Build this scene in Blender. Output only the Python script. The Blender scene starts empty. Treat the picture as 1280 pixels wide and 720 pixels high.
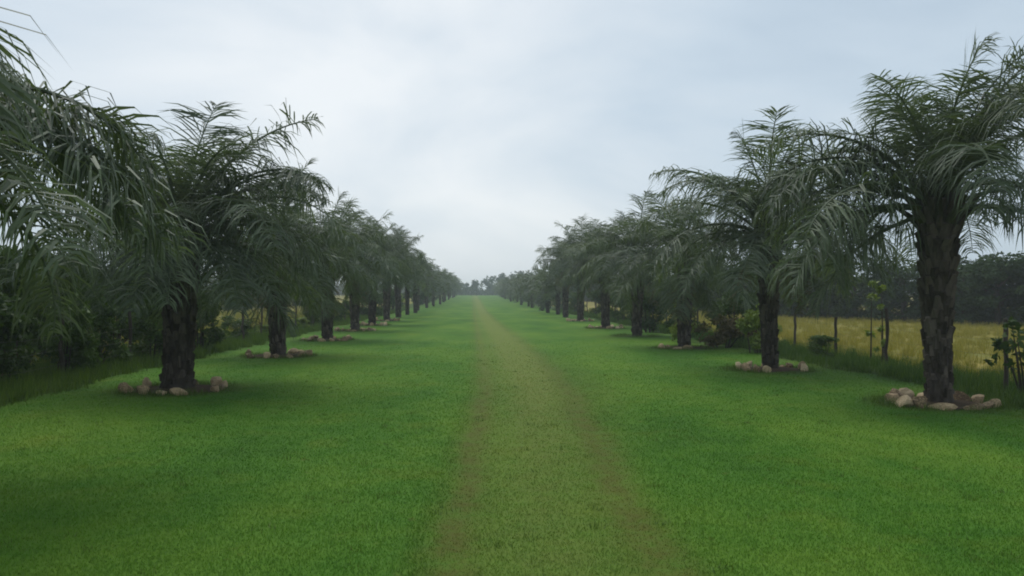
import bpy, math, random
import numpy as np
from mathutils import Vector

R = math.radians
rng = np.random.default_rng(7)
random.seed(7)
scn = bpy.context.scene
col = scn.collection

# ------------------------------------------------------------------ camera
cd = bpy.data.cameras.new('camera')
cam = bpy.data.objects.new('camera', cd)
col.objects.link(cam)
cam.location = (0, 0, 1.8)
cam.rotation_euler = (R(90.44), 0, -math.atan(45 / 1050))
cd.sensor_width = 36
cd.lens = 36 * 1050 / 1280
cd.clip_start = 0.05
cd.clip_end = 5000
scn.camera = cam

# ------------------------------------------------------------------ sky and sun (overcast)
SUN_EL, SUN_AZ = 60, -25          # azimuth from +Y, clockwise
w = bpy.data.worlds.new('World')
scn.world = w
w.use_nodes = True
nt = w.node_tree
nt.nodes.clear()
def N(tree, kind, **kw):
    n = tree.nodes.new(kind)
    for k, v in kw.items():
        if k in n.inputs:
            n.inputs[k].default_value = v
        else:
            setattr(n, k, v)
    return n
def ramp(tree, stops, interp='LINEAR'):
    n = tree.nodes.new('ShaderNodeValToRGB')
    n.color_ramp.interpolation = interp
    e = n.color_ramp.elements
    while len(e) < len(stops):
        e.new(0.5)
    for i, (p, c) in enumerate(stops):
        e[i].position = p
        e[i].color = (*c, 1) if len(c) == 3 else c
    return n
def math_node(tree, op, a, b=None, clamp=False):
    n = tree.nodes.new('ShaderNodeMath')
    n.operation = op
    n.use_clamp = clamp
    for i, v in enumerate((a, b)):
        if v is None:
            continue
        if isinstance(v, (int, float)):
            n.inputs[i].default_value = v
        else:
            tree.links.new(v, n.inputs[i])
    return n.outputs[0]
def mix_col(tree, fac, a, b, blend='MIX'):
    n = tree.nodes.new('ShaderNodeMix')
    n.data_type = 'RGBA'
    n.blend_type = blend
    for s, v in ((0, fac), (6, a), (7, b)):
        if isinstance(v, (int, float)):
            n.inputs[s].default_value = v
        elif isinstance(v, tuple):
            n.inputs[s].default_value = (*v, 1) if len(v) == 3 else v
        else:
            tree.links.new(v, n.inputs[s])
    return n.outputs[2]

sky = N(nt, 'ShaderNodeTexSky', sky_type='NISHITA', sun_disc=False)
sky.sun_elevation = R(SUN_EL)
sky.sun_rotation = R(SUN_AZ)
sky.air_density = 1.0
sky.dust_density = 2.0
tc = N(nt, 'ShaderNodeTexCoord')
mp = N(nt, 'ShaderNodeMapping')
mp.inputs['Scale'].default_value = (1.0, 1.0, 2.3)
mp.inputs['Location'].default_value = (0.35, 0.1, 0.2)
nt.links.new(tc.outputs['Generated'], mp.inputs['Vector'])
n1 = N(nt, 'ShaderNodeTexNoise', Scale=2.3, Detail=6.0, Roughness=0.5)
n1.inputs['Distortion'].default_value = 0.4
nt.links.new(mp.outputs['Vector'], n1.inputs['Vector'])
# bright thin part of the cloud deck ahead
blob = N(nt, 'ShaderNodeVectorMath', operation='DISTANCE')
nt.links.new(tc.outputs['Generated'], blob.inputs[0])
blob.inputs[1].default_value = (-0.06, 0.98, 0.14)
bl = N(nt, 'ShaderNodeMapRange')
bl.interpolation_type = 'SMOOTHERSTEP'
nt.links.new(blob.outputs['Value'], bl.inputs['Value'])
bl.inputs['From Min'].default_value = 0.02
bl.inputs['From Max'].default_value = 0.58
bl.inputs['To Min'].default_value = 0.34
bl.inputs['To Max'].default_value = 0.0
cl = math_node(nt, 'ADD', math_node(nt, 'MULTIPLY', n1.outputs['Fac'], 1.1), bl.outputs[0])
cr = ramp(nt, [(0.32, (3.25, 4.1, 4.95)), (0.60, (4.45, 5.25, 5.95)), (0.98, (6.8, 7.1, 7.25))])
nt.links.new(cl, cr.inputs['Fac'])
skc = mix_col(nt, 0.90, sky.outputs['Color'], cr.outputs['Color'])
bg = N(nt, 'ShaderNodeBackground', Strength=0.10)
nt.links.new(skc, bg.inputs['Color'])
wo = N(nt, 'ShaderNodeOutputWorld')
nt.links.new(bg.outputs[0], wo.inputs['Surface'])

sd = bpy.data.lights.new('sun', 'SUN')
sd.energy = 1.5
sd.angle = R(40)
sd.color = (1.0, 0.97, 0.93)
sun = bpy.data.objects.new('sun', sd)
col.objects.link(sun)
el, az = R(SUN_EL), R(SUN_AZ)
d = Vector((math.sin(az) * math.cos(el), math.cos(az) * math.cos(el), math.sin(el)))
sun.rotation_euler = d.to_track_quat('Z', 'Y').to_euler()
sun.location = (0, 0, 60)

vs = scn.view_settings
vs.view_transform = 'Standard'
vs.look = 'None'
vs.exposure = 0.42
vs.gamma = 1.0
scn.cycles.use_denoising = True
scn.cycles.filter_width = 1.9
scn.cycles.max_bounces = 6
scn.cycles.transparent_max_bounces = 4
scn.cycles.volume_bounces = 1

# ------------------------------------------------------------------ helpers
def tag(o, label=None, cat=None, group=None, kind=None):
    if label: o['label'] = label
    if cat: o['category'] = cat
    if group: o['group'] = group
    if kind: o['kind'] = kind
    return o
def make_mesh(name, verts, faces, mat=None, attrs=None, smooth=False):
    me = bpy.data.meshes.new(name)
    me.from_pydata([tuple(v) for v in verts], [], faces)
    if mat: me.materials.append(mat)
    if smooth: me.polygons.foreach_set('use_smooth', [True] * len(me.polygons))
    for k, a in (attrs or {}).items():
        me.attributes.new(k, 'FLOAT', 'POINT').data.foreach_set('value', np.asarray(a, np.float32))
    return me
def fast_mesh(name, V, per, mat, attrs=None):
    """V: (n, per, 3) polygons that share no vertices"""
    n = V.shape[0]
    me = bpy.data.meshes.new(name)
    me.vertices.add(n * per)
    me.vertices.foreach_set('co', V.astype(np.float32).ravel())
    me.loops.add(n * per)
    me.loops.foreach_set('vertex_index', np.arange(n * per, dtype=np.int32))
    me.polygons.add(n)
    me.polygons.foreach_set('loop_start', np.arange(0, n * per, per, dtype=np.int32))
    me.update(calc_edges=True)
    me.materials.append(mat)
    for k, a in (attrs or {}).items():
        me.attributes.new(k, 'FLOAT', 'POINT').data.foreach_set('value', np.repeat(np.asarray(a, np.float32), per))
    return me
def link(name, me, parent=None, loc=(0, 0, 0), rz=0.0, s=1.0):
    o = bpy.data.objects.new(name, me)
    col.objects.link(o)
    o.parent = parent
    o.location = loc
    o.rotation_euler = (0, 0, rz)
    o.scale = (s, s, s) if isinstance(s, (int, float)) else s
    return o
def empty(name, loc, rz=0.0, s=1.0):
    o = link(name, None, None, loc, rz, s)
    o.empty_display_size = 0.2
    return o
def tube(pts, radii, n=6, V=None, F=None):
    V = [] if V is None else V
    F = [] if F is None else F
    prev = None
    base0 = len(V)
    for i, p in enumerate(pts):
        p = np.asarray(p, float)
        a = np.asarray(pts[max(i - 1, 0)], float)
        b = np.asarray(pts[min(i + 1, len(pts) - 1)], float)
        t = b - a
        t /= np.linalg.norm(t) + 1e-9
        u = np.cross(t, (0.31, 0.9, 0.2)); u /= np.linalg.norm(u)
        v = np.cross(t, u)
        base = len(V)
        for k in range(n):
            q = 2 * math.pi * k / n
            V.append(p + radii[i] * (math.cos(q) * u + math.sin(q) * v))
        if prev is not None:
            for k in range(n):
                F.append((prev + k, prev + (k + 1) % n, base + (k + 1) % n, base + k))
        prev = base
    F.append(tuple(range(prev, prev + n)))
    F.append(tuple(range(base0 + n - 1, base0 - 1, -1)))
    return V, F
def ground_z(y):
    t = np.clip((np.asarray(y, float) - 70) / 240, 0, 1)
    return 1.45 * t * t * (3 - 2 * t)

# ------------------------------------------------------------------ materials
def new_mat(name):
    m = bpy.data.materials.new(name)
    m.use_nodes = True
    t = m.node_tree
    p = t.nodes['Principled BSDF']
    return m, t, p, t.nodes['Material Output']
def noise(t, vec, scale, detail=3.0, rough=0.5):
    n = N(t, 'ShaderNodeTexNoise', Scale=scale, Detail=detail, Roughness=rough)
    t.links.new(vec, n.inputs['Vector'])
    return n.outputs['Fac']
def foliage_mat(name, dark, light, trans=0.25, rough=0.5, spec=0.4, objvar=0.5, island=0.6):
    m, t, p, out = new_mat(name)
    g = N(t, 'ShaderNodeNewGeometry')
    oi = N(t, 'ShaderNodeObjectInfo')
    f = math_node(t, 'ADD', math_node(t, 'MULTIPLY', g.outputs['Random Per Island'], island),
                  math_node(t, 'MULTIPLY', oi.outputs['Random'], objvar))
    nz = noise(t, g.outputs['Position'], 1.1, 2.0)
    f = math_node(t, 'ADD', f, math_node(t, 'MULTIPLY', math_node(t, 'SUBTRACT', nz, 0.5), 0.9), clamp=True)
    c = mix_col(t, f, dark, light)
    t.links.new(c, p.inputs['Base Color'])
    p.inputs['Roughness'].default_value = rough
    p.inputs['Specular IOR Level'].default_value = spec
    tr = N(t, 'ShaderNodeBsdfTranslucent')
    t.links.new(mix_col(t, 1.0, c, (1.25, 1.35, 0.6), 'MULTIPLY'), tr.inputs['Color'])
    mx = N(t, 'ShaderNodeMixShader')
    mx.inputs[0].default_value = trans
    t.links.new(p.outputs[0], mx.inputs[1])
    t.links.new(tr.outputs[0], mx.inputs[2])
    t.links.new(mx.outputs[0], out.inputs['Surface'])
    return m
M_frond = foliage_mat('palm_leaf', (0.044, 0.064, 0.036), (0.130, 0.164, 0.090), 0.28, 0.55, 0.35)
M_frond_old = foliage_mat('palm_leaf_old', (0.075, 0.058, 0.030), (0.14, 0.125, 0.055), 0.15, 0.6, 0.3)
M_bush = foliage_mat('bush_leaf', (0.022, 0.045, 0.013), (0.078, 0.128, 0.028), 0.25, 0.6, 0.2)
M_bush_y = foliage_mat('bush_leaf_bright', (0.080, 0.135, 0.018), (0.20, 0.25, 0.035), 0.35)
M_tree = foliage_mat('tree_leaf', (0.018, 0.036, 0.014), (0.050, 0.082, 0.026), 0.2, 0.7, 0.12)
M_dry = foliage_mat('dry_brush', (0.065, 0.052, 0.026), (0.16, 0.125, 0.058), 0.15, 0.8, 0.1)
M_weed = foliage_mat('weed_blade', (0.038, 0.082, 0.014), (0.125, 0.185, 0.030), 0.3, 0.6, 0.3)
M_field_blade = foliage_mat('field_blade', (0.14, 0.155, 0.026), (0.31, 0.26, 0.062), 0.3, 0.7, 0.2)

def turf_mat(name, blade=False):
    m, t, p, out = new_mat(name)
    g = N(t, 'ShaderNodeNewGeometry')
    pos = g.outputs['Position']
    mpg = N(t, 'ShaderNodeMapping')
    mpg.inputs['Scale'].default_value = (1, 0.35, 0)
    t.links.new(pos, mpg.inputs['Vector'])
    big = noise(t, mpg.outputs['Vector'], 0.42, 3.0)
    mid = noise(t, pos, 1.9, 3.0)
    fine = noise(t, pos, 16.0, 4.0, 0.65)
    f = math_node(t, 'ADD', math_node(t, 'MULTIPLY', big, 0.95), math_node(t, 'MULTIPLY', mid, 0.35))
    f = math_node(t, 'ADD', f, math_node(t, 'MULTIPLY', fine, 0.20))
    cr = ramp(t, [(0.40, (0.029, 0.080, 0.011)), (0.66, (0.056, 0.140, 0.015)), (0.96, (0.106, 0.190, 0.022))])
    t.links.new(f, cr.inputs['Fac'])
    c = cr.outputs['Color']
    # sparse yellowed patches
    yel = N(t, 'ShaderNodeMapRange')
    t.links.new(noise(t, pos, 0.8, 4.0, 0.6), yel.inputs['Value'])
    yel.inputs['From Min'].default_value = 0.55
    yel.inputs['From Max'].default_value = 0.78
    yel.inputs['To Max'].default_value = 0.45
    c = mix_col(t, yel.outputs[0], c, (0.125, 0.150, 0.016))
    dry = N(t, 'ShaderNodeMapRange')
    t.links.new(noise(t, pos, 4.5, 5.0, 0.62), dry.inputs['Value'])
    dry.inputs['From Min'].default_value = 0.64
    dry.inputs['From Max'].default_value = 0.74
    dry.inputs['To Max'].default_value = 0.6
    c = mix_col(t, dry.outputs[0], c, (0.105, 0.088, 0.024))
    wn = noise(t, pos, 3.4, 4.0, 0.6)
    for at, colr, k in (('tan', (0.148, 0.182, 0.042), 0.95), ('brown', (0.080, 0.076, 0.017), 0.95), ('soil', (0.050, 0.055, 0.018), 0.8)):
        a = N(t, 'ShaderNodeAttribute', attribute_name=at)
        br = math_node(t, 'ADD', math_node(t, 'MULTIPLY', wn, 0.75), math_node(t, 'MULTIPLY', fine, 0.45))
        if at == 'tan': br = math_node(t, 'ADD', math_node(t, 'MULTIPLY', br, 0.6), 0.24)
        mr = N(t, 'ShaderNodeMapRange')
        t.links.new(br, mr.inputs['Value'])
        mr.inputs['From Min'].default_value = 0.30
        mr.inputs['From Max'].default_value = 0.70
        mr.inputs['To Max'].default_value = 1.15
        br = math_node(t, 'MULTIPLY', a.outputs['Fac'], mr.outputs[0])
        c = mix_col(t, math_node(t, 'MULTIPLY', br, k, clamp=True), c, colr)
    if blade:
        rr = math_node(t, 'ADD', math_node(t, 'MULTIPLY', g.outputs['Random Per Island'], 0.50), 1.12)
        c = mix_col(t, 1.0, c, rr, 'MULTIPLY')
    t.links.new(c, p.inputs['Base Color'])
    p.inputs['Roughness'].default_value = 0.85 if not blade else 0.6
    p.inputs['Specular IOR Level'].default_value = 0.06
    if blade:
        tr = N(t, 'ShaderNodeBsdfTranslucent')
        t.links.new(c, tr.inputs['Color'])
        mx = N(t, 'ShaderNodeMixShader')
        mx.inputs[0].default_value = 0.4
        t.links.new(p.outputs[0], mx.inputs[1])
        t.links.new(tr.outputs[0], mx.inputs[2])
        t.links.new(mx.outputs[0], out.inputs['Surface'])
    if not blade:
        b = N(t, 'ShaderNodeBump', Strength=0.35, Distance=0.02)
        t.links.new(noise(t, pos, 30.0, 4.0, 0.7), b.inputs['Height'])
        t.links.new(b.outputs['Normal'], p.inputs['Normal'])
    return m
M_turf = turf_mat('mown_turf')
M_blade = turf_mat('turf_blade', True)

def rough_ground(name, stops, scale, bump=0.5):
    m, t, p, out = new_mat(name)
    g = N(t, 'ShaderNodeNewGeometry')
    f = math_node(t, 'ADD', math_node(t, 'MULTIPLY', noise(t, g.outputs['Position'], scale, 4), 0.6),
                  math_node(t, 'MULTIPLY', noise(t, g.outputs['Position'], scale * 18, 4, 0.65), 0.4))
    cr = ramp(t, stops)
    t.links.new(f, cr.inputs['Fac'])
    t.links.new(cr.outputs['Color'], p.inputs['Base Color'])
    p.inputs['Roughness'].default_value = 0.9
    p.inputs['Specular IOR Level'].default_value = 0.1
    b = N(t, 'ShaderNodeBump', Strength=bump, Distance=0.08)
    t.links.new(noise(t, g.outputs['Position'], scale * 30, 4, 0.7), b.inputs['Height'])
    t.links.new(b.outputs['Normal'], p.inputs['Normal'])
    return m
M_field = rough_ground('field_ground', [(0.35, (0.11, 0.125, 0.022)), (0.52, (0.21, 0.18, 0.04)), (0.68, (0.30, 0.23, 0.065))], 0.22)
M_verge = rough_ground('verge_ground', [(0.35, (0.028, 0.050, 0.013)), (0.65, (0.07, 0.11, 0.024))], 1.2)
M_soil = rough_ground('soil', [(0.35, (0.045, 0.030, 0.018)), (0.65, (0.10, 0.066, 0.040))], 2.0)

def bark_mat(name, a, b, scale=(9, 9, 3)):
    m, t, p, out = new_mat(name)
    tcx = N(t, 'ShaderNodeTexCoord')
    mpx = N(t, 'ShaderNodeMapping')
    mpx.inputs['Scale'].default_value = scale
    t.links.new(tcx.outputs['Object'], mpx.inputs['Vector'])
    g = N(t, 'ShaderNodeNewGeometry')
    oi = N(t, 'ShaderNodeObjectInfo')
    f = math_node(t, 'ADD', math_node(t, 'MULTIPLY', noise(t, mpx.outputs[0], 1.0, 5, 0.65), 0.7),
                  math_node(t, 'MULTIPLY', g.outputs['Random Per Island'], 0.35))
    cr = ramp(t, [(0.35, a), (0.80, b)])
    t.links.new(f, cr.inputs['Fac'])
    c = mix_col(t, 1.0, cr.outputs['Color'], math_node(t, 'ADD', math_node(t, 'MULTIPLY', oi.outputs['Random'], 0.5), 0.75), 'MULTIPLY')
    t.links.new(c, p.inputs['Base Color'])
    p.inputs['Roughness'].default_value = 0.9
    p.inputs['Specular IOR Level'].default_value = 0.15
    bu = N(t, 'ShaderNodeBump', Strength=0.7, Distance=0.03)
    t.links.new(noise(t, mpx.outputs[0], 2.4, 5, 0.7), bu.inputs['Height'])
    t.links.new(bu.outputs['Normal'], p.inputs['Normal'])
    return m
M_trunk = bark_mat('palm_trunk', (0.032, 0.024, 0.018), (0.145, 0.118, 0.095))
M_bark = bark_mat('bark', (0.03, 0.024, 0.018), (0.11, 0.09, 0.07), (6, 6, 2))
M_post = bark_mat('weathered_wood', (0.035, 0.028, 0.022), (0.12, 0.10, 0.08), (20, 20, 3))
m, t, p, out = new_mat('stone')
tcx = N(t, 'ShaderNodeTexCoord'); oi = N(t, 'ShaderNodeObjectInfo')
f = math_node(t, 'ADD', math_node(t, 'MULTIPLY', noise(t, tcx.outputs['Object'], 6.0, 5, 0.65), 0.8),
              math_node(t, 'MULTIPLY', math_node(t, 'SUBTRACT', oi.outputs['Random'], 0.5), 0.35))
cr = ramp(t, [(0.22, (0.13, 0.082, 0.042)), (0.42, (0.43, 0.30, 0.165)), (0.66, (0.62, 0.48, 0.30))])
t.links.new(f, cr.inputs['Fac'])
t.links.new(cr.outputs['Color'], p.inputs['Base Color'])
p.inputs['Roughness'].default_value = 0.85
bu = N(t, 'ShaderNodeBump', Strength=0.5, Distance=0.02)
t.links.new(noise(t, tcx.outputs['Object'], 22.0, 5, 0.7), bu.inputs['Height'])
t.links.new(bu.outputs['Normal'], p.inputs['Normal'])
M_stone = m
m, t, p, out = new_mat('galvanised_wire')
p.inputs['Base Color'].default_value = (0.11, 0.10, 0.095, 1)
p.inputs['Metallic'].default_value = 0.6
p.inputs['Roughness'].default_value = 0.6
M_wire = m

# ------------------------------------------------------------------ ground: lawn, worn track, fields
TL = ([-30, 5.4, 9.9, 16.9, 36, 59, 120, 340], [-0.45, -0.33, -0.19, 0.0, -0.1, -0.25, -0.5, -1.6])
TR = ([-30, 5.3, 8.1, 16.8, 26, 36, 59, 120, 340], [1.25, 1.35, 1.5, 1.95, 1.98, 1.85, 1.45, 1.1, 0.2])
def track_l(y): return np.interp(y, *TL) + 0.04 * np.sin(np.asarray(y) * 1.7)
def track_r(y): return np.interp(y, *TR) + 0.05 * np.sin(np.asarray(y) * 1.3 + 1)
def lawn_l(y): return -8.15 + 0.16 * np.sin(np.asarray(y) * 0.9) + 0.10 * np.sin(np.asarray(y) * 2.3 + 1)
def lawn_r(y): return 8.75 + 0.18 * np.sin(np.asarray(y) * 0.7 + 2) + 0.10 * np.sin(np.asarray(y) * 2.1)
PALM_BASES = []
def wear(x, y):
    x, y = np.asarray(x, float), np.asarray(y, float)
    l, r = track_l(y), track_r(y)
    u = (x - l) / (r - l)
    G = lambda c, s: np.exp(-((u - c) / s) ** 2)
    far = np.clip((y - 7) / 14, 0, 1)
    near = 1 - np.clip((y - 12) / 14, 0, 1)
    brown = (0.72 * G(0.09, 0.10) + 0.20 * G(0.45, 0.35)) * (0.35 + 0.65 * near) + (0.72 * G(0.92, 0.13)) * (0.35 + 0.65 * near) \
        + 0.45 * G(1.22, 0.16) * np.clip((y - 9) / 8, 0, 1) * near
    tan = 0.95 * G(0.66, 0.30) * far + 0.50 * G(0.5, 0.40) + 0.4 * G(0.12, 0.08) * far
    soil = np.zeros_like(x)
    for px, py in PALM_BASES:
        dd = np.hypot(x - px, y - py)
        soil = np.maximum(soil, np.clip((1.35 - dd) / 0.7, 0, 1))
    e = np.clip(np.maximum(1 - (x - lawn_l(y)) / 0.8, 1 - (lawn_r(y) - x) / 0.8), 0, 1)
    return dict(tan=np.clip(tan, 0, 1), brown=np.clip(brown, 0, 1), soil=np.maximum(soil, 0.6 * e))

LEFT = [(-5.62, 7.3), (-5.64, 16.14), (-5.77, 24.82), (-5.85, 33.4), (-6.0, 42.0), (-6.1, 49.6), (-6.15, 58.2), (-6.1, 66.5)]
LEFT += [(-6.1 + 0.15 * math.sin(i * 2.1), 75 + 8.4 * i) for i in range(20)]
RIGHT = [(7.61, 13.5), (7.04, 19.82), (6.98, 27.94), (6.95, 36.1), (6.94, 44.74), (7.1, 57.0), (7.05, 66.0)]
RIGHT += [(7.1 + 0.15 * math.sin(i * 1.7), 74.5 + 8.5 * i) for i in range(20)]
PALM_BASES += [p for p in LEFT + RIGHT if p[1] < 60]

rows = np.concatenate([np.arange(-30, 2, 4.0), np.arange(2, 30, 0.35), np.arange(30, 80, 1.0), np.arange(80, 345, 5.0)])
def strip(name, fl, fr, ncol, mat, rowsy=rows, attrs=True, zoff=0.0, label=''):
    ys = np.repeat(rowsy, ncol + 1)
    u = np.tile(np.linspace(0, 1, ncol + 1), len(rowsy))
    l, r = fl(ys), fr(ys)
    xs = l + (r - l) * u
    wa = wear(xs, ys) if attrs else None
    zs = ground_z(ys) - (0.03 * wa['brown'] if attrs else 0)
    F = []
    W = ncol + 1
    for i in range(len(rowsy) - 1):
        for k in range(ncol):
            a = i * W + k
            F.append((a, a + 1, a + W + 1, a + W))
    me = make_mesh(name, np.stack([xs, ys, zs], 1), F, mat, wa, True)
    o = link(name, me)
    tag(o, label, None, None, 'structure')
    return o
lawn_o = strip('lawn', lawn_l, track_l, 40, M_turf, label='mown green lawn left of the worn track')
strip('lawn', track_r, lawn_r, 40, M_turf, label='mown green lawn right of the worn track')
strip('track', track_l, track_r, 18, M_turf, label='worn grassy wheel track down the middle of the avenue')
far_rows = np.concatenate([np.arange(-30, 345, 3.0), np.array([345, 500, 700, 1000])])
def big(v): return lambda y: np.full_like(np.asarray(y, float), v)
def edge(f, off): return lambda y: np.where(np.asarray(y) <= 342, f(y) + off, 0.0)
fr_ = np.concatenate([rows, [345.0, 500, 700, 1000]])
strip('verge', edge(lawn_l, -2.6), edge(lawn_l, 0.0), 6, M_verge, rowsy=rows, attrs=False, label='rough dark verge under the left hedge')
strip('verge', edge(lawn_r, 0.0), edge(lawn_r, 1.9), 6, M_verge, rowsy=rows, attrs=False, label='rough weedy verge under the right fence')
strip('field', big(-900.), edge(lawn_l, -2.6), 24, M_field, rowsy=fr_, attrs=False, label='yellow green field beyond the left hedge')
strip('field', edge(lawn_r, 1.9), big(900.), 24, M_field, rowsy=fr_, attrs=False, label='golden dry grass field beyond the right fence')

# ------------------------------------------------------------------ palms
def frond_mesh(name, e0, bend, L, nleaf, mat, droop, seed, leafscale=1.14, wid=0.0235, segs=3):
    g = np.random.default_rng(seed)
    nS = 22
    clump = g.normal(0, 1, (10, 3)) * np.array([1, 1, 0.5])
    s = np.linspace(0, 1, nS)
    e = np.radians(e0 - bend * s ** 1.35)
    side = np.cumsum(g.normal(0, 0.012, nS)) * 1.0
    dl = L / (nS - 1)
    pts = np.zeros((nS, 3))
    for i in range(1, nS):
        em = 0.5 * (e[i] + e[i - 1])
        pts[i] = pts[i - 1] + dl * np.array([math.cos(em) * math.cos(side[i]), math.cos(em) * math.sin(side[i]), math.sin(em)])
    V, F = tube(pts, 0.032 * (1 - s) ** 0.8 + 0.004, 4)
    V = [np.asarray(v) for v in V]
    for sd_ in (-1, 1):
        for k in range(nleaf):
            q = 0.13 + 0.87 * (k + g.uniform(-0.4, 0.4)) / (nleaf - 1)
            q = min(max(q, 0.1), 0.995)
            if g.random() < 0.10: continue
            i = min(int(q * (nS - 1)), nS - 2)
            fr = q * (nS - 1) - i
            p0 = pts[i] * (1 - fr) + pts[i + 1] * fr
            T = pts[i + 1] - pts[i]; T /= np.linalg.norm(T)
            S = np.cross((0, 0, 1), T); S /= np.linalg.norm(S) + 1e-9
            U = np.cross(T, S)
            ln = leafscale * (0.30 + 0.50 * math.sin(math.pi * min(1, 0.12 + 0.80 * q)) ** 0.8) * g.uniform(0.8, 1.15)
            if q > 0.85: ln *= 1 - 0.9 * (q - 0.85) / 0.15 * 0.6
            dirv = sd_ * S * g.uniform(0.7, 1.0) + T * g.uniform(0.12, 0.62) + U * g.uniform(-0.25, 0.40) + clump[int(q * 9) % 10] * 0.30
            dirv /= np.linalg.norm(dirv)
            dr = droop * g.uniform(0.5, 1.7)
            P = [p0]; cur = dirv.copy()
            for j in range(segs):
                P.append(P[-1] + cur * ln / segs)
                cur = cur + np.array([0, 0, -1.0]) * dr * (0.55 + 0.5 * j)
                cur /= np.linalg.norm(cur)
            wv = np.cross(dirv, U + g.normal(0, 0.4, 3)); wv /= np.linalg.norm(wv) + 1e-9
            b = len(V)
            ws = [0.5, 1.0, 0.8][:segs]
            for j in range(segs):
                V.append(P[j] - wv * wid * ws[j] * 0.5); V.append(P[j] + wv * wid * ws[j] * 0.5)
            V.append(P[segs])
            for j in range(segs - 1):
                F.append((b + 2 * j, b + 2 * j + 1, b + 2 * j + 3, b + 2 * j + 2))
            F.append((b + 2 * segs - 2, b + 2 * segs - 1, b + 2 * segs))
    return make_mesh(name, V, F, mat)

CLS = [(82, 38, 2.45), (69, 60, 2.75), (54, 88, 3.0), (40, 106, 3.0), (25, 100, 3.0), (8, 85, 2.85), (-14, 62, 2.4), (-40, 40, 1.9)]
FROND = {}
for ci, (e0, bd, L) in enumerate(CLS):
    FROND[ci] = [frond_mesh('frond', e0 + dv, bd + db, L * ls, 86, M_frond, (0.28, 0.5, 0.75, 1.0, 1.1, 1.2, 1.3, 1.3)[ci], 100 + ci * 10 + vi)
                 for vi, (dv, db, ls) in enumerate(((0, 0, 1.0), (-6, 14, 0.93), (5, -10, 1.05)))]
OLD = [frond_mesh('frond', -48 - 12 * i, 34 - 8 * i, 2.1, 46, M_frond_old, 0.6, 300 + i, 0.9) for i in range(2)]

def trunk_mesh(H, r0, r1, seed, lean=0.0):
    g = np.random.default_rng(seed)
    nz, na = 26, 18
    V, F = [], []
    ctr = lambda z: np.array([lean * (z / H) ** 1.6, 0.04 * math.sin(z * 1.5), 0])
    def rad(z):
        u = z / H
        return r0 + (r1 - r0) * u ** 0.8 + 0.10 * r0 / 0.2 * math.exp(-u * 16)
    for i in range(nz):
        z = H * i / (nz - 1)
        for k in range(na):
            a = 2 * math.pi * k / na
            r = rad(z) * (1 + g.normal(0, 0.035))
            V.append(ctr(z) + np.array([r * math.cos(a), r * math.sin(a), z - (0.06 if i == 0 else 0)]))
    for i in range(nz - 1):
        for k in range(na):
            F.append((i * na + k, i * na + (k + 1) % na, (i + 1) * na + (k + 1) % na, (i + 1) * na + k))
    F.append(tuple((nz - 1) * na + k for k in range(na)))
    nb = int(H * 64)
    for k in range(nb):                      # old leaf bases in a spiral
        z = 0.10 + (H - 0.15) * k / nb
        u = z / H
        a = k * 2.39996 + g.normal(0, 0.12)
        r = rad(z) * 0.93
        out = (0.03 + 0.11 * u * u) * g.uniform(0.4, 1.5)
        up = (0.13 + 0.16 * u) * g.uniform(0.7, 1.4)
        wd = (0.055 + 0.05 * u) * g.uniform(0.6, 1.3)
        e = np.array([math.cos(a), math.sin(a), 0]); s_ = np.array([-math.sin(a), math.cos(a), 0]); zz = np.array([0, 0, 1.0])
        c = ctr(z) + e * r + zz * z
        b = len(V)
        V += [c - s_ * wd, c + s_ * wd, c + e * 0.05, c + e * out + zz * up - s_ * wd * 0.55, c + e * out + zz * up + s_ * wd * 0.55,
              c + e * (out + 0.035) + zz * (up - 0.03), c + zz * up * 1.1]
        F += [(b, b + 2, b + 5, b + 3), (b + 2, b + 1, b + 4, b + 5), (b + 3, b + 5, b + 4), (b, b + 3, b + 6), (b + 1, b + 6, b + 4), (b + 3, b + 4, b + 6)]
    return make_mesh('trunk', V, F, M_trunk), ctr(H)
def crown_mesh(seed, r=0.3):
    g = np.random.default_rng(seed)
    V, F = [], []
    for k in range(34):                      # petiole bases and the unopened spear
        a = k * 2.39996
        t_ = k / 33
        rr = r * (1 - 0.8 * t_)
        ht = 0.35 + 0.45 * t_
        o = 0.35 * (1 - t_)
        p0 = np.array([rr * math.cos(a), rr * math.sin(a), -0.25 + 0.35 * t_])
        p1 = p0 + np.array([o * math.cos(a) * 0.5, o * math.sin(a) * 0.5, ht * 0.5])
        p2 = p0 + np.array([o * math.cos(a) * 1.2, o * math.sin(a) * 1.2, ht])
        tube([p0, p1, p2], [0.075, 0.05, 0.03], 5, V, F)
    for k in range(3):
        a = k * 2.1
        tube([(0, 0, 0), (0.02 * math.cos(a), 0.02 * math.sin(a), 1.0), (0.45 * math.cos(a), 0.45 * math.sin(a), 1.55 + 0.15 * k)], [0.03, 0.022, 0.006], 5, V, F)
    return make_mesh('crown', V, F, M_frond_old if False else M_crown)
M_crown = bark_mat('petiole', (0.03, 0.030, 0.016), (0.10, 0.10, 0.055), (8, 8, 3))
CROWN = [crown_mesh(i) for i in range(2)]

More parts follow.
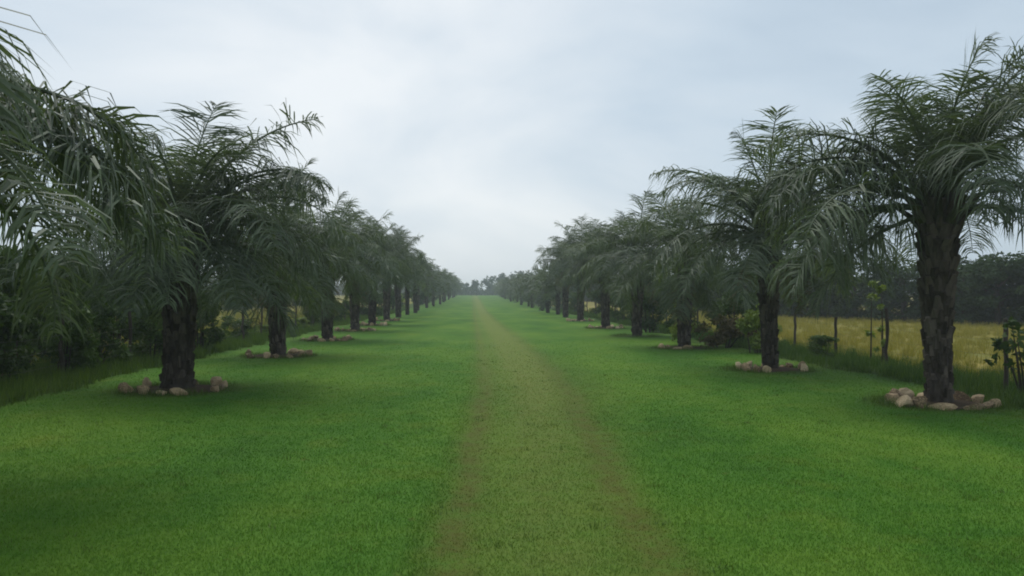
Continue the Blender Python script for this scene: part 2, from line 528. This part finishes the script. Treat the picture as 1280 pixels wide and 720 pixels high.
def palm(x, y, H, label, group, seed, r0=0.155, r1=0.26, counts=(3, 5, 6, 5, 6, 4, 3, 1), fscale=1.0, lean=0.0, old=2, extra=(), skip=None):
    g = np.random.default_rng(seed)
    z = float(ground_z(y))
    t_ = empty('palm_tree', (x, y, z))
    tag(t_, label, 'palm', group)
    t_.rotation_euler = (g.normal(0, 0.022), g.normal(0, 0.022), 0)
    me, top = trunk_mesh(H, r0, r1, seed, lean)
    link('trunk', me, t_)
    cr_ = link('crown', CROWN[seed % 2], t_, (top[0], top[1], H), g.uniform(0, 6.28), 1.0)
    cr_.rotation_euler = (0, 0, 0)
    k = 0
    for ci, n in enumerate(counts):
        for j in range(n):
            a = k * 2.39996 + g.normal(0, 0.30) + seed
            k += 1
            if skip and skip(ci, a % (2 * math.pi)): continue
            rr = 0.06 + 0.03 * ci
            link('frond', FROND[ci][g.integers(0, 3)], cr_, (rr * math.cos(a), rr * math.sin(a), 0.30 - 0.06 * ci), a, fscale * g.uniform(0.80, 1.14))
    for ci, a, s_ in extra:
        a = R(a)
        link('frond', FROND[ci][0], cr_, (0.1 * math.cos(a), 0.1 * math.sin(a), 0.30 - 0.06 * ci), a, s_)
    for j in range(old):
        a = g.uniform(0, 6.28)
        o = link('frond', OLD[j % 2], cr_, (0.3 * math.cos(a), 0.3 * math.sin(a), -0.15), a, g.uniform(0.75, 1.0))
        o['label'] = 'dry brown hanging frond'
    return t_

ORD = ['nearest', 'second', 'third', 'fourth', 'fifth', 'sixth', 'seventh', 'eighth', 'ninth', 'tenth', 'eleventh', 'twelfth', 'thirteenth', 'fourteenth', 'fifteenth', 'sixteenth', 'seventeenth', 'eighteenth', 'nineteenth', 'twentieth',
       'twenty first', 'twenty second', 'twenty third', 'twenty fourth', 'twenty fifth', 'twenty sixth', 'twenty seventh', 'twenty eighth']
LH = [3.1, 2.75, 2.9, 2.95, 3.2, 3.7, 4.0, 4.2]
LL = ['nearest palm at the left edge, only its drooping fronds in view',
      'thick dark trunked palm in the left row with a stone ring at its foot',
      'third palm of the left row, trunk flaring into leaf bases at its top',
      'fourth palm of the left row with a pale stone ring at its foot',
      'fifth palm of the left row, right behind the fourth',
      'sixth palm of the left row, trunk half hidden by nearer palms',
      'tall seventh palm of the left row reaching above its neighbours',
      'eighth palm of the left row with a frond arching towards the track']
for i in range(8):
    x, y = LEFT[i]
    kw = {}
    if i == 0: kw = dict(r0=0.24, r1=0.30, counts=(1, 3, 5, 6, 6, 4, 0, 0), old=0, skip=lambda c, a: c < 4 and math.cos(a + 0.2) > 0.15, extra=((3, -40, 1.2), (3, -35, 1.12), (4, 38, 1.1), (3, 37, 1.06), (3, 26, 0.98), (3, 50, 1.08), (4, 4, 1.0), (4, 16, 1.05), (4, 28, 1.12), (4, 52, 1.0), (4, 75, 1.0)))
    if i == 1: kw = dict(r0=0.23, r1=0.27, counts=(2, 4, 7, 9, 9, 8, 5, 1), old=0, skip=lambda c, a: c >= 6 and math.cos(a - R(289)) > 0.7, extra=((0, 80, 1.2), (1, 5, 1.25), (1, 170, 1.2), (2, 30, 1.1), (2, -20, 1.15), (5, 270, 1.0), (5, 310, 1.0)))
    if i == 2: kw = dict(r0=0.16, r1=0.30, lean=0.22)
    palm(x, y, LH[i], LL[i], 'palms of the left row', 11 + i, **kw)
RH = [3.2, 3.15, 2.75, 3.1, 3.45, 4.1, 3.9]
RL = ['tall nearest palm of the right row with a grey trunk and stone ring',
      'second palm of the right row, slender trunk with stones at its foot',
      'third palm of the right row beside a few stones',
      'fourth palm of the right row, bushes hiding its trunk',
      'fifth palm of the right row, dark trunk standing clear',
      'sixth palm of the right row, taller than those behind it',
      'seventh palm of the right row before the row drops lower']
for i in range(7):
    x, y = RIGHT[i]
    kw = {}
    if i == 0: kw = dict(r0=0.15, r1=0.25, counts=(4, 6, 6, 5, 5, 3, 1, 0), fscale=1.0, old=0, extra=((2, 165, 1.12), (3, 185, 1.1), (5, 190, 1.15), (5, 160, 1.1), (5, 345, 1.1), (6, 180, 1.1), (1, 15, 1.2), (1, 330, 1.1), (2, 10, 1.15), (4, 200, 1.1)), skip=lambda c, a: c >= 4 and math.cos(a - R(235)) > 0.55)
    if i == 1: kw = dict(r0=0.13, r1=0.21, extra=((3, 10, 1.15), (4, 340, 1.15), (5, 25, 1.15), (4, 185, 1.1), (3, 300, 1.1), (5, 330, 1.1), (5, 200, 1.05), (2, 200, 1.1)), skip=lambda c, a: c >= 6 and math.cos(a - R(250)) > 0.4)
    palm(x, y, RH[i], RL[i], 'palms of the right row', 41 + i, **kw)

# far palms: one crown mesh each kind, shared
def far_crown(seed):
    g = np.random.default_rng(seed)
    V, F = [], []
    k = 0
    for ci, n in enumerate((3, 4, 5, 5, 5, 4, 3)):
        for j in range(n):
            e0, bd, L = CLS[ci]
            me = frond_mesh('tmp', e0 + g.normal(0, 5), bd + g.normal(0, 8), L * g.uniform(0.9, 1.08), 26, M_frond, 0.95, seed * 100 + k, 1.0, 0.075, 2)
            a = k * 2.39996 + g.normal(0, 0.2)
            k += 1
            co = np.empty(len(me.vertices) * 3)
            me.vertices.foreach_get('co', co)
            co = co.reshape(-1, 3)
            ca, sa = math.cos(a), math.sin(a)
            b = len(V)
            V += [np.array([ca * q[0] - sa * q[1], sa * q[0] + ca * q[1], q[2] + 0.25 - 0.05 * ci]) for q in co]
            F += [tuple(b + i for i in pl.vertices) for pl in me.polygons]
            bpy.data.meshes.remove(me)
    return make_mesh('crown', V, F, M_frond)
FARC = [far_crown(5), far_crown(6)]
FART = trunk_mesh(3.0, 0.20, 0.33, 77)[0]
for sidei, (lst, n0, word) in enumerate(((LEFT[8:], 8, 'left'), (RIGHT[7:], 7, 'right'))):
    for i, (x, y) in enumerate(lst):
        y += 1.4 * math.sin(i * 4.3 + sidei); x += 0.35 * math.sin(i * 2.9 + sidei)
        if i in (3, 8, 12, 15): continue
        sc_ = (1.22 if word == 'left' else 0.84) * (1 + 0.17 * math.sin(i * 3.7 + sidei))
        if word == 'left' and i > 3: sc_ *= 0.88
        t_ = empty('palm_tree', (x, y, float(ground_z(y))), i * 1.9, 1.0)
        if i + n0 < 11:
            tag(t_, f'{ORD[i + n0]} palm of the {word} row counting from the camera', 'palm', f'palms of the {word} row')
        else:
            tag(t_, f'small far palm merging into the end of the {word} row', 'palm', f'far palms of the {word} row')
        link('trunk', FART, t_, (0, 0, 0), 0, (0.66 + 0.1 * math.sin(i * 2.2), 0.7, sc_))
        link('crown', FARC[i % 2], t_, (0, 0, 3.0 * sc_ - 0.25), i * 0.7, 0.98 + 0.06 * math.sin(i * 5))

# ------------------------------------------------------------------ stone rings
def ico_stone(seed):
    g = np.random.default_rng(seed)
    import bmesh
    bm = bmesh.new()
    bmesh.ops.create_icosphere(bm, subdivisions=2, radius=1.0)
    dirs = g.normal(size=(9, 3)); dirs /= np.linalg.norm(dirs, axis=1)[:, None]
    amp = g.uniform(0.36, 0.80, 9)
    for v in bm.verts:
        p_ = np.array(v.co)
        for dd, a in zip(dirs, amp):           # chop flat facets
            h_ = p_ @ dd
            if h_ > a: p_ = p_ - dd * (h_ - a) * 1.0
        v.co = p_ + g.normal(0, 0.035, 3)
    me = bpy.data.meshes.new('stone')
    bm.to_mesh(me); bm.free()
    me.materials.append(M_stone)
    me.polygons.foreach_set('use_smooth', [False] * len(me.polygons))
    return me
STONES = [ico_stone(i) for i in range(8)]
def soil_disc(seed, r):
    g = np.random.default_rng(seed)
    V = [(0, 0, 0.05)]
    F = []
    n = 24
    rr = [r * (1 + 0.10 * math.sin(2 * a_ + seed) + g.normal(0, 0.05)) for a_ in np.linspace(0, 6.28, n)]
    for j, (k, z) in enumerate(((0.6, 0.045), (1.0, 0.004))):
        for i in range(n):
            a = 2 * math.pi * i / n
            V.append((rr[i] * k * math.cos(a), rr[i] * k * math.sin(a), z + g.uniform(0, 0.012)))
    for i in range(n):
        F.append((0, 1 + i, 1 + (i + 1) % n))
        F.append((1 + i, 1 + n + i, 1 + n + (i + 1) % n, 1 + (i + 1) % n))
    return make_mesh('soil', V, F, M_soil, None, True)
def stone_ring(x, y, r, n, label, seed, keep=None):
    g = np.random.default_rng(seed)
    z = float(ground_z(y))
    t_ = empty('stone_ring', (x, y, z))
    tag(t_, label, 'stone ring', 'stone rings around the palms')
    link('soil', soil_disc(seed, r * 0.95), t_)
    for k in range(n):
        a = 2 * math.pi * k / n + g.normal(0, 0.10)
        if keep and not keep(math.degrees(a) % 360): continue
        if g.random() < 0.14: continue
        rr = r * g.uniform(0.9, 1.12)
        L_, W_, H_ = g.uniform(0.08, 0.26), g.uniform(0.08, 0.17), g.uniform(0.07, 0.18)
        o = link('stone', STONES[g.integers(0, 8)], t_, (rr * math.cos(a), rr * math.sin(a), H_ * 0.25), a + math.pi / 2 + g.normal(0, 0.35), (L_, W_, H_))
        o.rotation_euler = (g.normal(0, 0.12), g.normal(0, 0.12), o.rotation_euler[2])
    return t_
stone_ring(*LEFT[1], 0.85, 15, 'ring of pale tan stones round the thick left palm', 1)
stone_ring(*LEFT[2], 0.85, 13, 'loose stone ring round the third left palm with a gap', 2)
stone_ring(*LEFT[3], 0.85, 14, 'pale stone ring round the fourth palm of the left row', 3)
stone_ring(*LEFT[4], 0.85, 13, 'small pale stone ring round the fifth left palm', 4)
stone_ring(*LEFT[5], 0.85, 13, 'faint stone ring round the sixth left palm', 5)
stone_ring(*LEFT[6], 0.85, 13, 'farthest stone ring in the left row, seventh palm', 15)
stone_ring(*RIGHT[0], 0.72, 13, 'ring of rounded stones round the nearest right palm', 6)
stone_ring(*RIGHT[1], 0.72, 13, 'stone ring round the slender second right palm', 7)
stone_ring(*RIGHT[2], 0.75, 12, 'few stones on the near side of the third right palm', 8, keep=lambda a: 120 < a < 280)
stone_ring(*RIGHT[4], 0.80, 12, 'small stone ring round the fifth right palm', 9)
stone_ring(*RIGHT[5], 0.80, 12, 'far stone ring round the sixth right palm', 10)

# ------------------------------------------------------------------ bushes and trees
def leaf_quads(g, centres, radii, n, size, squash=0.8):
    """n leaves spread through clumps; rhombus quads"""
    idx = g.integers(0, len(centres), n)
    c = np.asarray(centres)[idx]
    rad = np.asarray(radii)[idx][:, None]
    v = g.normal(size=(n, 3)); v /= np.linalg.norm(v, axis=1)[:, None]
    rr = g.random((n, 1)) ** 0.45
    off = v * rr * rad * np.array([1, 1, squash])
    P = c + off
    d1 = g.normal(size=(n, 3)) + v * 0.6 + np.array([0, 0, -0.35]); d1 /= np.linalg.norm(d1, axis=1)[:, None]
    d2 = np.cross(d1, g.normal(size=(n, 3)) * 0.7 + v); d2 /= np.linalg.norm(d2, axis=1)[:, None] + 1e-9
    s = (size * g.uniform(0.6, 1.3, n))[:, None]
    Q = np.stack([P - d1 * s * 0.6, P + d2 * s * 0.30, P + d1 * s * 0.75, P - d2 * s * 0.30], 1)
    return Q
def bush_meshes(seed, W, H, nclump, nleaf, size, mat, trunkmat=M_bark, open_=0.0):
    g = np.random.default_rng(seed)
    C, Rd, V, F = [], [], [], []
    for k in range(nclump):
        a = g.uniform(0, 6.28); rr = W * math.sqrt(g.random()) * 0.75
        z = H * (0.12 + 0.80 * g.random() ** 0.9)
        rr *= 1 - 0.45 * max(0, z / H - 0.5) * 2
        C.append((rr * math.cos(a), rr * math.sin(a), z)); Rd.append(W * g.uniform(0.22, 0.42) * (1 - open_))
        if k % 3 == 0:
            b = np.array([0.15 * math.cos(a), 0.15 * math.sin(a), -0.05])
            c = np.array(C[-1])
            tube([b, b * 0.6 + c * 0.4 + np.array([0, 0, 0.12]), c], [0.025, 0.018, 0.006], 5, V, F)
    Q = leaf_quads(g, C, Rd, nleaf, size)
    Q[..., 2] = np.maximum(Q[..., 2], 0.01)
    return fast_mesh('foliage', Q, 4, mat), make_mesh('stem', V, F, trunkmat)
def tree_meshes(seed, H, W, mat, nleaf=5200, low=0.15, size=0.20):
    g = np.random.default_rng(seed)
    V, F, C, Rd = [], [], [], []
    th = H * 0.42
    bx, by = g.normal(0, 0.15), g.normal(0, 0.15)
    tube([(0, 0, -0.1), (bx * 0.4, by * 0.4, th * 0.5), (bx, by, th), (bx * 1.4, by * 1.3, H * 0.8)], [0.17 * H / 5, 0.13 * H / 5, 0.10 * H / 5, 0.02], 7, V, F)
    n = 22
    for k in range(n):
        a = k * 2.4 + g.normal(0, 0.3)
        z = H * (low + (0.92 - low) * (k + 0.5) / n)
        prof = math.sin(math.pi * (0.12 + 0.80 * ((z / H - low) / (1 - low)))) ** 0.6
        rr = W * prof * g.uniform(0.35, 0.85)
        c = np.array([bx + rr * math.cos(a), by + rr * math.sin(a), z])
        C.append(c); Rd.append(W * g.uniform(0.24, 0.44))
        b = np.array([bx * 0.8, by * 0.8, min(z * 0.75, th * 1.2)])
        if k % 2 == 0:
            tube([b, 0.5 * (b + c) + np.array([0, 0, 0.12]), c], [0.05, 0.03, 0.01], 5, V, F)
    Q = leaf_quads(g, C, Rd, nleaf, size)
    Q[..., 2] = np.maximum(Q[..., 2], 0.02)
    return make_mesh('trunk', V, F, M_bark), fast_mesh('crown', Q, 4, mat)

BUSH = [bush_meshes(500 + i, 1.0, 2.0, 24, 3400, 0.10, M_bush, open_=0.1 * (i % 3)) for i in range(5)]
BUSHY = [bush_meshes(520 + i, 0.8, 1.6, 18, 1900, 0.11, M_bush_y, open_=0.15) for i in range(2)]
DRYB = bush_meshes(540, 1.0, 1.2, 18, 2200, 0.09, M_dry, open_=0.2)
def bush(kind, x, y, s, label, group, rz=0.0, cat='bush', name='bush'):
    t_ = empty(name, (x, y, float(ground_z(y))), rz)
    t_.scale = s if isinstance(s, tuple) else (s, s, s)
    tag(t_, label, cat, group)
    link('foliage', kind[0], t_)
    link('stem', kind[1], t_)
    return t_
# left hedge, near to far
gL = np.random.default_rng(21)
yy = 9.8
i = 0
SIZEW = ['low', 'tall', 'broad', 'ragged', 'slender']
while yy < 62:
    x = -9.0 + gL.normal(0, 0.35)
    sz = gL.uniform(0.75, 1.25) if yy > 12 else 1.1
    hz = gL.uniform(0.75, 1.30)
    if yy > 28: hz *= 0.62; sz *= 0.8
    bright = (yy > 24 and i % 2 == 0)
    k = BUSHY[i % 2] if bright else BUSH[i % 5]
    o = bush(k, x, yy, (sz, sz, sz * hz),
         (f'yellow green bush in the left hedge, {ORD[i]} back from the camera' if bright else f'dark leafy bush in the left hedge, {ORD[i]} back from the camera'),
         'bushes of the left hedge', gL.uniform(0, 6))
    yy += gL.uniform(1.5, 2.3) if yy < 26 else gL.uniform(2.6, 4.2)
    i += 1
NB = i
for k_, y_ in enumerate([11.0, 13.2, 15.3, 17.4, 19.6, 21.8, 24.4, 27.0]):
    sz = gL.uniform(1.0, 1.3)
    bush(BUSH[(k_ * 2 + 1) % 5], -10.5 + gL.normal(0, 0.3), y_, (sz, sz, sz * gL.uniform(1.0, 1.35)), 'tall dark bush in the back rank of the left hedge, %s from the camera' % ORD[k_],
         'bushes of the left hedge', gL.uniform(0, 6))
# tall dark saplings inside the left hedge
TREE = [tree_meshes(600 + i, 5.0, 2.0, M_tree, low=0.03) for i in range(4)]
def tree(k, x, y, s, label, group, rz):
    t_ = empty('tree', (x, y, float(ground_z(y))), rz)
    t_.scale = s
    tag(t_, label, 'tree', group)
    link('trunk', TREE[k][0], t_)
    link('crown', TREE[k][1], t_)
gT = np.random.default_rng(33)
for j, (x, y, s) in enumerate([(-11.2, 12.0, 0.62), (-11.0, 17.5, 0.58), (-11.6, 23.0, 0.6), (-12.0, 31.0, 0.55)]):
    tree(j % 4, x, y, (s, s, s), ['dark small tree behind the hedge at the left edge', 'dark small tree behind the thick left palm',
         'small tree behind the hedge between second and third left palms', 'small tree behind the third palm of the left row'][j], 'small trees behind the left hedge', j * 1.3)
# right side shrubs
bush(BUSHY[0], 7.9, 31.8, (0.8, 0.8, 1.35), 'bright yellow green shrub behind the third right palm', 'shrubs on the right verge', 0.4)
bush(BUSHY[1], 8.6, 25.6, (0.95, 0.95, 0.95), 'bright green bush just left of the second right palm', 'shrubs on the right verge', 2.0)
bush(DRYB, 8.4, 28.2, (1.5, 1.2, 0.95), 'dry brown brush heap behind the third right palm', 'shrubs on the right verge', 1.0)
bush(BUSH[1], 8.7, 35.0, (1.1, 1.1, 1.0), 'dark bush hiding the fourth right palm trunk', 'shrubs on the right verge', 1.0)
bush(BUSH[2], 8.2, 39.5, (1.1, 1.1, 1.0), 'dark bush between the fourth and fifth right palms', 'shrubs on the right verge', 2.2)
bush(BUSH[3], 9.6, 30.5, (1.2, 1.2, 1.05), 'dark rounded bush behind the bright shrub on the right', 'shrubs on the right verge', 3.0)
bush(BUSH[0], 9.2, 48.5, (1.2, 1.2, 0.95), 'dark bush just past the fifth right palm', 'shrubs on the right verge', 4.0)
bush(BUSH[4], 9.4, 54.0, (1.2, 1.2, 1.0), 'dark bush in front of the sixth right palm', 'shrubs on the right verge', 5.0)
for j in range(24):
    sd_ = -1 if j % 2 else 1
    y_ = 60 + j * 5.2 + gT.normal(0, 1.0)
    s_ = gT.uniform(0.8, 1.5)
    bush(BUSH[j % 5] if j % 7 else BUSHY[j % 2], (9.6 if sd_ > 0 else -8.9) + gT.normal(0, 0.4), y_, (s_ * 1.2, s_ * 1.2, s_), 'far dark bush behind the distant palms of the %s row' % ('right' if sd_ > 0 else 'left'),
         'far bushes of the %s verge' % ('right' if sd_ > 0 else 'left'), j * 1.1)
bush(BUSH[2], 9.6, 22.9, (0.55, 0.55, 0.36), 'low green bush at the fence right of the second palm', 'shrubs on the right verge', 5.0)
# open leafy sapling at the right edge
SAP = bush_meshes(560, 0.9, 1.9, 16, 330, 0.15, M_bush, open_=0.3)
bush(SAP, 9.75, 14.4, (0.9, 0.9, 0.78), 'sparse leafy sapling at the right edge before the field', None, 0.7, 'sapling', 'sapling')
SAP2 = bush_meshes(561, 0.35, 2.3, 12, 260, 0.12, M_bush_y, open_=0.2)
bush(SAP2, 10.5, 21.6, (1, 1, 1), 'thin upright sapling by the right fence', None, 0.7, 'sapling', 'sapling')
# tree line behind the right field
kx = [(44, 8), (41, 20), (37, 30), (31.2, 46), (25.2, 62), (23, 78), (22, 110), (21, 175)]
def along(d_):
    for (ax, ay), (bx_, by_) in zip(kx[:-1], kx[1:]):
        l_ = math.hypot(bx_ - ax, by_ - ay)
        if d_ < l_: return ax + (bx_ - ax) * d_ / l_, ay + (by_ - ay) * d_ / l_
        d_ -= l_
    return None
dd = 0.0; j = 0
while True:
    q = along(dd)
    if q is None: break
    s = gT.uniform(0.70, 0.98)
    back = 1.8 * (j % 2)
    tree(j % 4, q[0] + back + gT.normal(0, 0.4), q[1] + back, (s * 1.45, s * 1.45, s * gT.uniform(0.85, 1.15)),
         'dark tree of the wooded line behind the golden field', 'trees behind the right field', gT.uniform(0, 6))
    dd += gT.uniform(1.9, 3.0) if q[1] < 80 else gT.uniform(3.5, 5.5)
    j += 1
for j, (x, y) in enumerate([(30.6, 48.0), (31.8, 49.5), (33.6, 43.5), (35.5, 38.0)]):
    tree(j, x, y, (1.25, 1.25, 0.85), 'dark tree of the wooded line behind the golden field', 'trees behind the right field', j * 1.7)
for j in range(16):
    y = 16 + j * 7.5
    s = gT.uniform(0.75, 1.05)
    tree(j % 4, -31 + gT.normal(0, 1.2) + j * 0.35, y, (s * 1.5, s * 1.5, s),
         'dark tree far behind the left hedge across the field', 'trees across the left field', gT.uniform(0, 6))
# wood closing the avenue at its far end
gW = np.random.default_rng(9)
C, Rd = [], []
for k in range(1300):
    x = gW.uniform(-170, 190); y = gW.uniform(300, 345) + 0.05 * abs(x)
    hmax = 6.8 + 1.6 * math.sin(x * 0.16) + 1.2 * math.sin(x * 0.41 + 1)
    hmax -= 3.0 * math.exp(-((x - 1.5) / 4.0) ** 2)
    if k % 4 == 0: hmax *= 0.25
    C.append((x, y, 1.45 + gW.uniform(0.0, 1.0) ** 1.3 * hmax)); Rd.append(gW.uniform(1.2, 2.2))
Q = leaf_quads(gW, C, Rd, 90000, 0.8)
Q[..., 2] = np.maximum(Q[..., 2], 1.47)
tag(link('distant_wood', fast_mesh('distant_wood', Q, 4, M_tree)), 'dark distant wood closing the far end of the avenue', 'wood', None, 'stuff')

# ------------------------------------------------------------------ fences
def post_mesh(seed, H, r):
    g = np.random.default_rng(seed)
    pts, rd = [], []
    for k in range(7):
        z = -0.15 + (H + 0.15) * k / 6
        pts.append((g.normal(0, 0.012), g.normal(0, 0.012), z)); rd.append(r * g.uniform(0.88, 1.1))
    V, F = tube(pts, rd, 7)
    return make_mesh('post', V, F, M_post)
POSTS = [post_mesh(i, 1.3, 0.043) for i in range(4)]
def fence(name, pts, label, seed):
    g = np.random.default_rng(seed)
    o = pts[0]
    t_ = empty(name, (o[0], o[1], float(ground_z(o[1]))))
    tag(t_, label, 'fence')
    loc = []
    for k, (x, y, h) in enumerate(pts):
        q = link('post', POSTS[k % 4], t_, (x - o[0], y - o[1], float(ground_z(y) - ground_z(o[1]))), g.uniform(0, 6), (1, 1, h / 1.3))
        q.rotation_euler = (g.normal(0, 0.03), g.normal(0, 0.03), q.rotation_euler[2])
        loc.append(np.array(q.location))
    for hz in (0.35, 0.65, 0.95):
        P = []
        for a, b in zip(loc[:-1], loc[1:]):
            for u in (0, 0.5):
                P.append(a * (1 - u) + b * u + np.array([0.06, 0, hz - 0.05 * math.sin(math.pi * u)]))
        P.append(loc[-1] + np.array([0.06, 0, hz]))
        V, F = tube(P, [0.0022] * len(P), 4)
        link('wire', make_mesh('wire', V, F, M_wire), t_)
gF = np.random.default_rng(3)
rp = [(10.2, 8.0, 1.3), (10.2, 11.6, 1.3), (9.9, 15.3, 1.35), (10.2, 18.4, 1.2), (10.45, 21.0, 1.45), (10.35, 23.8, 1.15)] + [(10.4 + gF.normal(0, 0.1), 27.5 + 3.6 * k, gF.uniform(1.1, 1.4)) for k in range(22)]
fence('wire_fence', rp, 'barbed wire fence on wooden posts before the golden field', 1)
lp = [(-8.75 + gF.normal(0, 0.08), 8 + 3.4 * k, gF.uniform(1.2, 1.6)) for k in range(26)]
fence('wire_fence', lp, 'wire fence on slim dark posts along the left hedge', 2)

# ------------------------------------------------------------------ grass (stuff nobody could count)
def blades(x, y, h, wdt, seed, lean=0.5, dz=0.0):
    g = np.random.default_rng(seed)
    n = len(x)
    a = g.uniform(0, 2 * math.pi, n)
    z = ground_z(y)
    base = np.stack([x, y, z - 0.004 - dz], 1)
    s = np.stack([np.cos(a), np.sin(a), np.zeros(n)], 1) * (wdt / 2)[:, None]
    la = g.uniform(0, 2 * math.pi, n)
    lv = np.abs(g.normal(0, lean, n)) * h
    tip = base + np.stack([np.cos(la) * lv, np.sin(la) * lv, h], 1)
    return np.stack([base - s, base + s, tip], 1)
n = 760000
yb = 4.2 * (34 / 4.2) ** rng.random(n) ** 1.0
xb = rng.uniform(-1, 1, n) * (0.70 * yb + 1.2) + 0.043 * yb
ok = (xb > lawn_l(yb) - 0.2) & (xb < lawn_r(yb) + 0.2)
ok &= rng.random(n) < np.clip((36 - yb) / 24, 0, 1)
for px, py in PALM_BASES:
    ok &= np.hypot(xb - px, yb - py) > 0.72
xb, yb = xb[ok], yb[ok]
wr = wear(xb, yb)
keep = rng.random(len(xb)) > 0.38 * wr['brown'] + 0.15 * wr['tan']
xb, yb = xb[keep], yb[keep]
wr = {k: v[keep] for k, v in wr.items()}
hb = rng.uniform(0.010, 0.030, len(xb)) * (1 - 0.45 * wr['brown'])
Bv = blades(xb, yb, hb, (0.0035 + 0.0006 * yb) * rng.uniform(0.7, 1.4, len(xb)), 5, 0.7, 0.03 * wr['brown'])
tag(link('lawn_grass', fast_mesh('lawn_grass', Bv, 3, M_blade, wr)), 'short mown grass blades covering the lawn and track', 'grass', None, 'stuff')

def weeds(name, fx, y0, y1, n, hmin, hmax, wd, mat, label, seed, clump=True, ypow=1.0):
    g = np.random.default_rng(seed)
    nc = n // 26
    cy = y0 + (y1 - y0) * g.random(nc) ** ypow
    cx = fx(cy, g.random(nc))
    ch = g.uniform(hmin, hmax, nc)
    k = np.repeat(np.arange(nc), 26)
    x = cx[k] + g.normal(0, 0.10, len(k)); y = cy[k] + g.normal(0, 0.10, len(k))
    h = ch[k] * g.uniform(0.5, 1.1, len(k))
    B = blades(x, y, h, np.full(len(k), wd) * g.uniform(0.7, 1.4, len(k)), seed + 1, 0.35)
    tag(link(name, fast_mesh(name, B, 3, mat)), label, 'grass', None, 'stuff')
weeds('verge_weeds', lambda y, u: lawn_r(y) + 0.0 + u * 2.6, 6, 95, 90000, 0.06, 0.36, 0.016, M_weed, 'rough green weeds along the right fence', 70, ypow=1.7)
weeds('verge_weeds', lambda y, u: lawn_l(y) + 0.35 - u * 2.6, 8, 95, 95000, 0.05, 0.42, 0.016, M_weed, 'rough green weeds along the left hedge', 72, ypow=1.7)
weeds('field_grass', lambda y, u: 10.6 + u ** 1.3 * 26, 8, 85, 130000, 0.20, 0.42, 0.018, M_field_blade, 'dry golden grass standing in the right field', 74, ypow=1.3)
weeds('field_grass', lambda y, u: -10.6 - u ** 1.3 * 20, 10, 85, 90000, 0.25, 0.5, 0.018, M_field_blade, 'yellow green grass standing in the left field', 76, ypow=1.3)

gx, gy, gh = [], [], []
g = np.random.default_rng(91)
for px, py in PALM_BASES:
    if py > 50: continue
    k_ = 2600
    a = g.uniform(0, 6.283, k_); r_ = g.normal(0.92, 0.13, k_)
    bunch = 0.5 + 0.5 * np.sin(a * 5 + px) * np.sin(a * 3 + py)
    ok = g.random(k_) < 0.15 + 0.85 * bunch
    gx.append(px + r_[ok] * np.cos(a[ok])); gy.append(py + r_[ok] * np.sin(a[ok])); gh.append(g.uniform(0.03, 0.13, ok.sum()) * (0.5 + bunch[ok]))
for k_ in range(420):                       # scattered coarser tufts in the lawn
    cy = 4.5 * (26 / 4.5) ** g.random(); cx = g.uniform(lawn_l(cy) + 0.3, lawn_r(cy) - 0.3)
    nn = int(g.integers(8, 22))
    gx.append(cx + g.normal(0, 0.045, nn)); gy.append(cy + g.normal(0, 0.045, nn)); gh.append(g.uniform(0.02, 0.055, nn))
gx, gy, gh = (np.concatenate(q) for q in (gx, gy, gh))
tag(link('unmown_grass', fast_mesh('unmown_grass', blades(gx, gy, gh, np.full(len(gx), 0.009), 92, 0.5), 3, M_weed)), 'longer grass tufts between the ring stones and over the lawn', 'grass', None, 'stuff')

# ------------------------------------------------------------------ haze
m = bpy.data.materials.new('haze_air')
m.use_nodes = True
t = m.node_tree
t.nodes.clear()
pv = N(t, 'ShaderNodeVolumePrincipled')
pv.inputs['Color'].default_value = (0.86, 0.92, 1.0, 1)
pv.inputs['Density'].default_value = 0.0010
pv.inputs['Anisotropy'].default_value = 0.2
o_ = N(t, 'ShaderNodeOutputMaterial')
t.links.new(pv.outputs[0], o_.inputs['Volume'])
X0, X1, Y0, Y1, Z0, Z1 = -910, 910, -40, 1010, -1.0, 14.0
hv = [(x, y, z) for z in (Z0, Z1) for y in (Y0, Y1) for x in (X0, X1)]
hf = [(0, 2, 3, 1), (4, 5, 7, 6), (0, 1, 5, 4), (2, 6, 7, 3), (0, 4, 6, 2), (1, 3, 7, 5)]
tag(link('haze', make_mesh('haze', hv, hf, m)), 'thin pale haze hanging in the air over the avenue', 'haze', None, 'stuff')
